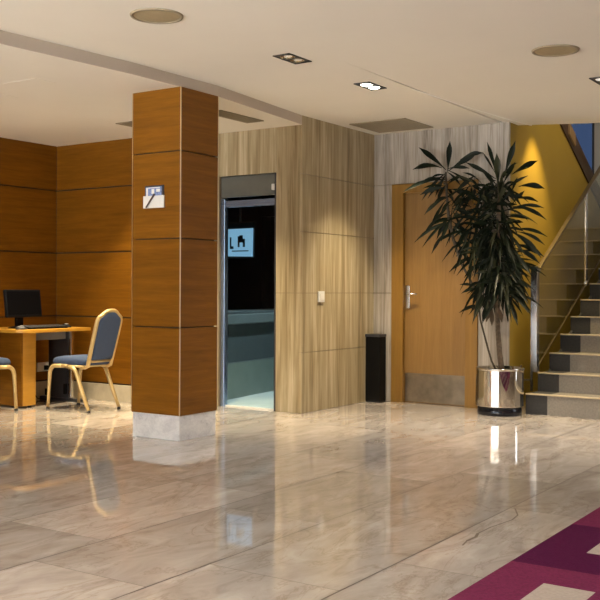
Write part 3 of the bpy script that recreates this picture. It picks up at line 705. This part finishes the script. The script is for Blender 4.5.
leaf(m2, (-3.28, PY-.02, 1.85), (-3.22, PY-.13, 2.06), .03, 0, 1)
# dense inner mass: long leaves fanning out and drooping around the trunk and the inner branch
for k in range(460):
    t = r.random()
    zb = 1.0+1.05*t; q = r.random()
    ax = -3.30 if q < .6 else (-3.40 if zb < 1.7 else -3.44)
    if q > .82: ax = -3.54 if zb > 1.45 else -3.27
    if zb < 1.3 and q < .5: ax = -3.26
    az = r.uniform(0, 2*PI); droop = r.uniform(-1.15, .15) if zb < 1.8 else r.uniform(-.8, .6)
    L = r.uniform(.30, .56)*(1 if zb < 1.8 else .75)
    dx, dy, dz = math.cos(az)*math.cos(droop)*.66, math.sin(az)*math.cos(droop), math.sin(droop)
    base = (ax+dx*.03, PY+dy*.03, zb)
    tip = (ax+dx*L, PY+dy*L*.8, zb+dz*L)
    if tip[2] < .78 or (tip[0] < -3.60 and zb < 1.5): continue
    dst = m2 if zb > 1.75 else m3
    leaf(dst, base, tip, r.uniform(.009, .016), r.uniform(.05, .16), 1 if r.random() < .16 else 0)
for k in range(46):
    zb = r.uniform(1.5, 2.18); az = r.uniform(0, 2*PI); L = r.uniform(.18, .36); dr = r.uniform(-1.1, .3)
    cx = -3.75 if zb < 1.9 else -3.80
    leaf(m1, (cx, PY, zb), (cx+math.cos(az)*L*.8, PY+math.sin(az)*L*.8, zb+math.sin(dr)*L), r.uniform(.009, .017), .08)
m1.obj('foliage', ['leaf', 'leaf_light'], pl); m2.obj('foliage', ['leaf', 'leaf_light'], pl); m3.obj('foliage', ['leaf', 'leaf_light'], pl)
m = MB()
for a, b in (((-3.345, .96), (-3.39, .80)), ((-3.345, .93), (-3.335, .77)), ((-3.35, .95), (-3.36, .84)), ((-3.29, .95), (-3.24, .80))):
    leaf(m, (a[0], PY-.03, a[1]), (b[0], PY-.06, b[1]), .02, .05)
tag(m.obj('dry_leaves', 'dry_leaf', pl), 'withered brown leaves below the crown')

# ------------------------------------------------------------------ ceiling fittings
def downlight(x, y, label, mat, z=ZU):
    t = thing('downlight', label, 'ceiling light', (x, y, z), 'twin recessed downlights'); local(t)
    m = MB(); a, b = .066, .132
    for q in ((-a, -a+.010, -b, b), (a-.010, a, -b, b), (-a, a, -b, -b+.010), (-a, a, b-.010, b)): m.box(q[0], q[1], q[2], q[3], -.006, .001)
    m.obj('frame', 'fixture', t)
    m = MB(); m.box(-a+.01, a-.01, -b+.01, b-.01, -.0025, .001); m.obj('recess', 'fixture', t)
    for s in (-1, 1):
        m = MB(); m.lathe([(.043, -.003), (.046, -.006), (.049, -.003)], 0, s*.058, 28); rf = m.obj('reflector', 'reflector', t)
        m = MB(); m.lathe([(0, -.014), (.022, -.013), (.036, -.008), (.042, -.003)], 0, s*.058, 24); m.obj('lamp', mat[0] if s < 0 else mat[1], rf)
    return t
downlight(-3.595, 5.262, 'unlit twin downlight in dark frame, the one nearer the round speaker by the column', ('reflector', 'reflector'))
downlight(-3.590, 6.28, 'brightly lit twin downlight in dark frame between the ceiling vent and the unlit one', ('lamp_on', 'lamp_on'))
downlight(-2.085, 7.02, 'dim twin downlight at the picture edge near the stairs', ('lamp_dim', 'lamp_dim'), ZU)
def speaker(x, y, label, z):
    t = thing('ceiling_speaker', label, 'speaker', (x, y, z), 'round ceiling speakers'); local(t)
    m = MB(); m.lathe([(.128, -.003), (.132, -.010), (.145, -.008), (.148, .0)], n=48); m.obj('rim', 'grille', t)
    m = MB(); m.lathe([(0, -.009), (.07, -.008), (.130, -.004)], n=48); m.obj('mesh_cover', 'speaker', t)
speaker(-3.665, 4.03, 'round olive ceiling speaker above the column', ZU)
speaker(-2.08, 5.98, 'round olive ceiling speaker near the stairs', ZU)
def vent(label, x0, x1, y0, y1, z, along, n, mats=('grille', 'grille_dark')):
    t = thing('ceiling_vent', label, 'vent', ((x0+x1)/2, (y0+y1)/2, z))
    f = .018
    m = MB()
    for q in ((x0, x0+f, y0, y1), (x1-f, x1, y0, y1), (x0, x1, y0, y0+f), (x0, x1, y1-f, y1)): m.box(q[0], q[1], q[2], q[3], z-.008, z, .002)
    m.obj('frame', mats[0], t)
    m = MB(); m.box(x0+f, x1-f, y0+f, y1-f, z-.0015, z); m.obj('backing', mats[1], t)
    m = MB()
    for k in range(n):
        u = (k+.5)/n
        if along == 'y':
            x = x0+f+(x1-x0-2*f)*u; m.box(x-.006, x+.006, y0+f, y1-f, z-.007, z-.0015)
        else:
            y = y0+f+(y1-y0-2*f)*u; m.box(x0+f, x1-f, y-.006, y+.006, z-.007, z-.0015)
    m.obj('slats', mats[0], t)
vent('square bronze ceiling vent above the oak door', -4.575, -4.0, 7.62, 8.18, ZU, 'x', 32)
vent('slot vent in the lower ceiling between the column and the travertine', -5.04, -4.86, 6.10, 6.69, ZL, 'y', 7)
vent('slot vent in the lower ceiling nearest the alcove back wall, half hidden by the column', -6.02, -5.83, 6.10, 6.69, ZL, 'y', 7)
def hatch(label, x0, x1, y0, y1):
    m = MB(); m.box(x0, x1, y0, y1, ZL-.0015, ZL)
    tag(m.obj('ceiling_hatch', 'ceiling', origin=((x0+x1)/2, (y0+y1)/2, ZL)), label, 'hatch', 'cream ceiling hatches')
hatch('long cream access hatch in the alcove ceiling, the one farther from the wood walls', -5.95, -5.2, 4.50, 4.70)
hatch('short cream access hatch in the alcove ceiling, the one nearer the wood walls', -6.5, -5.84, 4.76, 4.90)

# ------------------------------------------------------------------ light
def spot(loc, target, power, col, size=100, blend=.8, rad=.05):
    l = bpy.data.lights.new('spot', 'SPOT'); l.energy = power; l.color = col; l.spot_size = math.radians(size); l.spot_blend = blend; l.shadow_soft_size = rad
    o = bpy.data.objects.new('spot_light', l); C.objects.link(o); o.location = loc
    o.rotation_euler = (Vector(target)-Vector(loc)).to_track_quat('-Z', 'Y').to_euler(); return o
def area(loc, target, power, col, sx, sy):
    l = bpy.data.lights.new('area', 'AREA'); l.energy = power; l.color = col; l.shape = 'RECTANGLE'; l.size = sx; l.size_y = sy
    o = bpy.data.objects.new('area_light', l); C.objects.link(o); o.location = loc
    o.rotation_euler = (Vector(target)-Vector(loc)).to_track_quat('-Z', 'Y').to_euler(); return o
WARM, AMBER, DAY = (1., .94, .86), (1., .82, .55), (.84, .91, 1.)
def portal(loc, target, sx, sy):                              # tells the renderer where the sky comes in
    o = area(loc, target, 1, DAY, sx, sy); o.data.cycles.is_portal = True
for a, b in WIN:                                             # daylight through the street windows, and lamps added outside to brighten the ceiling
    portal(((a+b)/2, YR-.16, 1.25), ((a+b)/2, 0, 1.25), b-a, 2.3)
    area(((a+b)/2, YR-.9, .1), ((a+b)/2, YR+4.0, 5.0), 430, (1., .96, .91), b-a, 1.0).data.spread = math.radians(85)
LAMPS = [(-3.59, 6.22, 85), (-2.085, 7.02, 70), (-2.1, 3.6, 50), (-.6, 1.6, 50), (.6, 4.4, 50), (2.0, 2.0, 50), (1.6, 6.4, 60), (-3.6, 1.2, 50), (-2.0, -1.5, 50), (1.0, -2.0, 50), (-4.0, -3., 50)]
for x, y, p in LAMPS: spot((x, y, ZU-.03), (x, y, 0), p, WARM, 92, .9)
for x, y, p in [(-6.3, 5.5, 170), (-6.3, 6.25, 170), (-5.25, 6.42, 190), (-7.05, 5.5, 60), (-6.2, 3.4, 70), (-6.4, .8, 60), (-6.0, -2., 60)]:
    spot((x, y, ZL-.03), (x, y, 0), p, (1., .82, .52), 78, .8)
spot((-4.1, 7.6, ZU-.03), (-4.1, 7.6, 0), 190, AMBER, 80, .9)
spot((-2.6, 7.5, ZU-.02), (-2.6, 7.4, 0), 140, AMBER, 80, .9)
spot((-3.02, 8.86, 2.95), (-3.20, 8.98, 0), 135, (1., .76, .34), 64, .8, .03)
spot((-2.4, 9.6, 4.9), (-2.6, 9.6, 0), 170, (1., .80, .46), 80, .8)
spot((-5.30, 8.0, 2.40), (-5.55, 7.9, 0), 150, (.80, .95, 1.), 75, .8)
W = bpy.data.worlds.new('World'); SC.world = W; W.use_nodes = True
bg = W.node_tree.nodes['Background']; bg.inputs[0].default_value = (.84, .92, 1., 1); bg.inputs[1].default_value = 3.5

# ------------------------------------------------------------------ camera
cd = bpy.data.cameras.new('Camera'); cam = bpy.data.objects.new('Camera', cd); C.objects.link(cam); SC.camera = cam
F, CY = 972.67, 289.61
cd.sensor_width = 36; cd.sensor_fit = 'HORIZONTAL'; cd.lens = 36*F/600; cd.shift_y = -(300-CY)/600
fw, rt, up = Vector((-.55679, .83066, 0)), Vector((.83065, .55678, .00447)), Vector((-.00371, -.00249, .99999))
cam.matrix_world = Matrix(((rt.x, up.x, -fw.x, 0), (rt.y, up.y, -fw.y, 0), (rt.z, up.z, -fw.z, 1.08), (0, 0, 0, 1)))
cd.clip_start = .05
vs = SC.view_settings; vs.view_transform = 'Standard'; vs.look = 'None'; vs.gamma = 1; vs.use_curve_mapping = False; vs.exposure = .44
SC.cycles.use_denoising = True
SC.cycles.max_bounces = 10; SC.cycles.diffuse_bounces = 5; SC.cycles.transparent_max_bounces = 12
SC.cycles.sample_clamp_indirect = 6
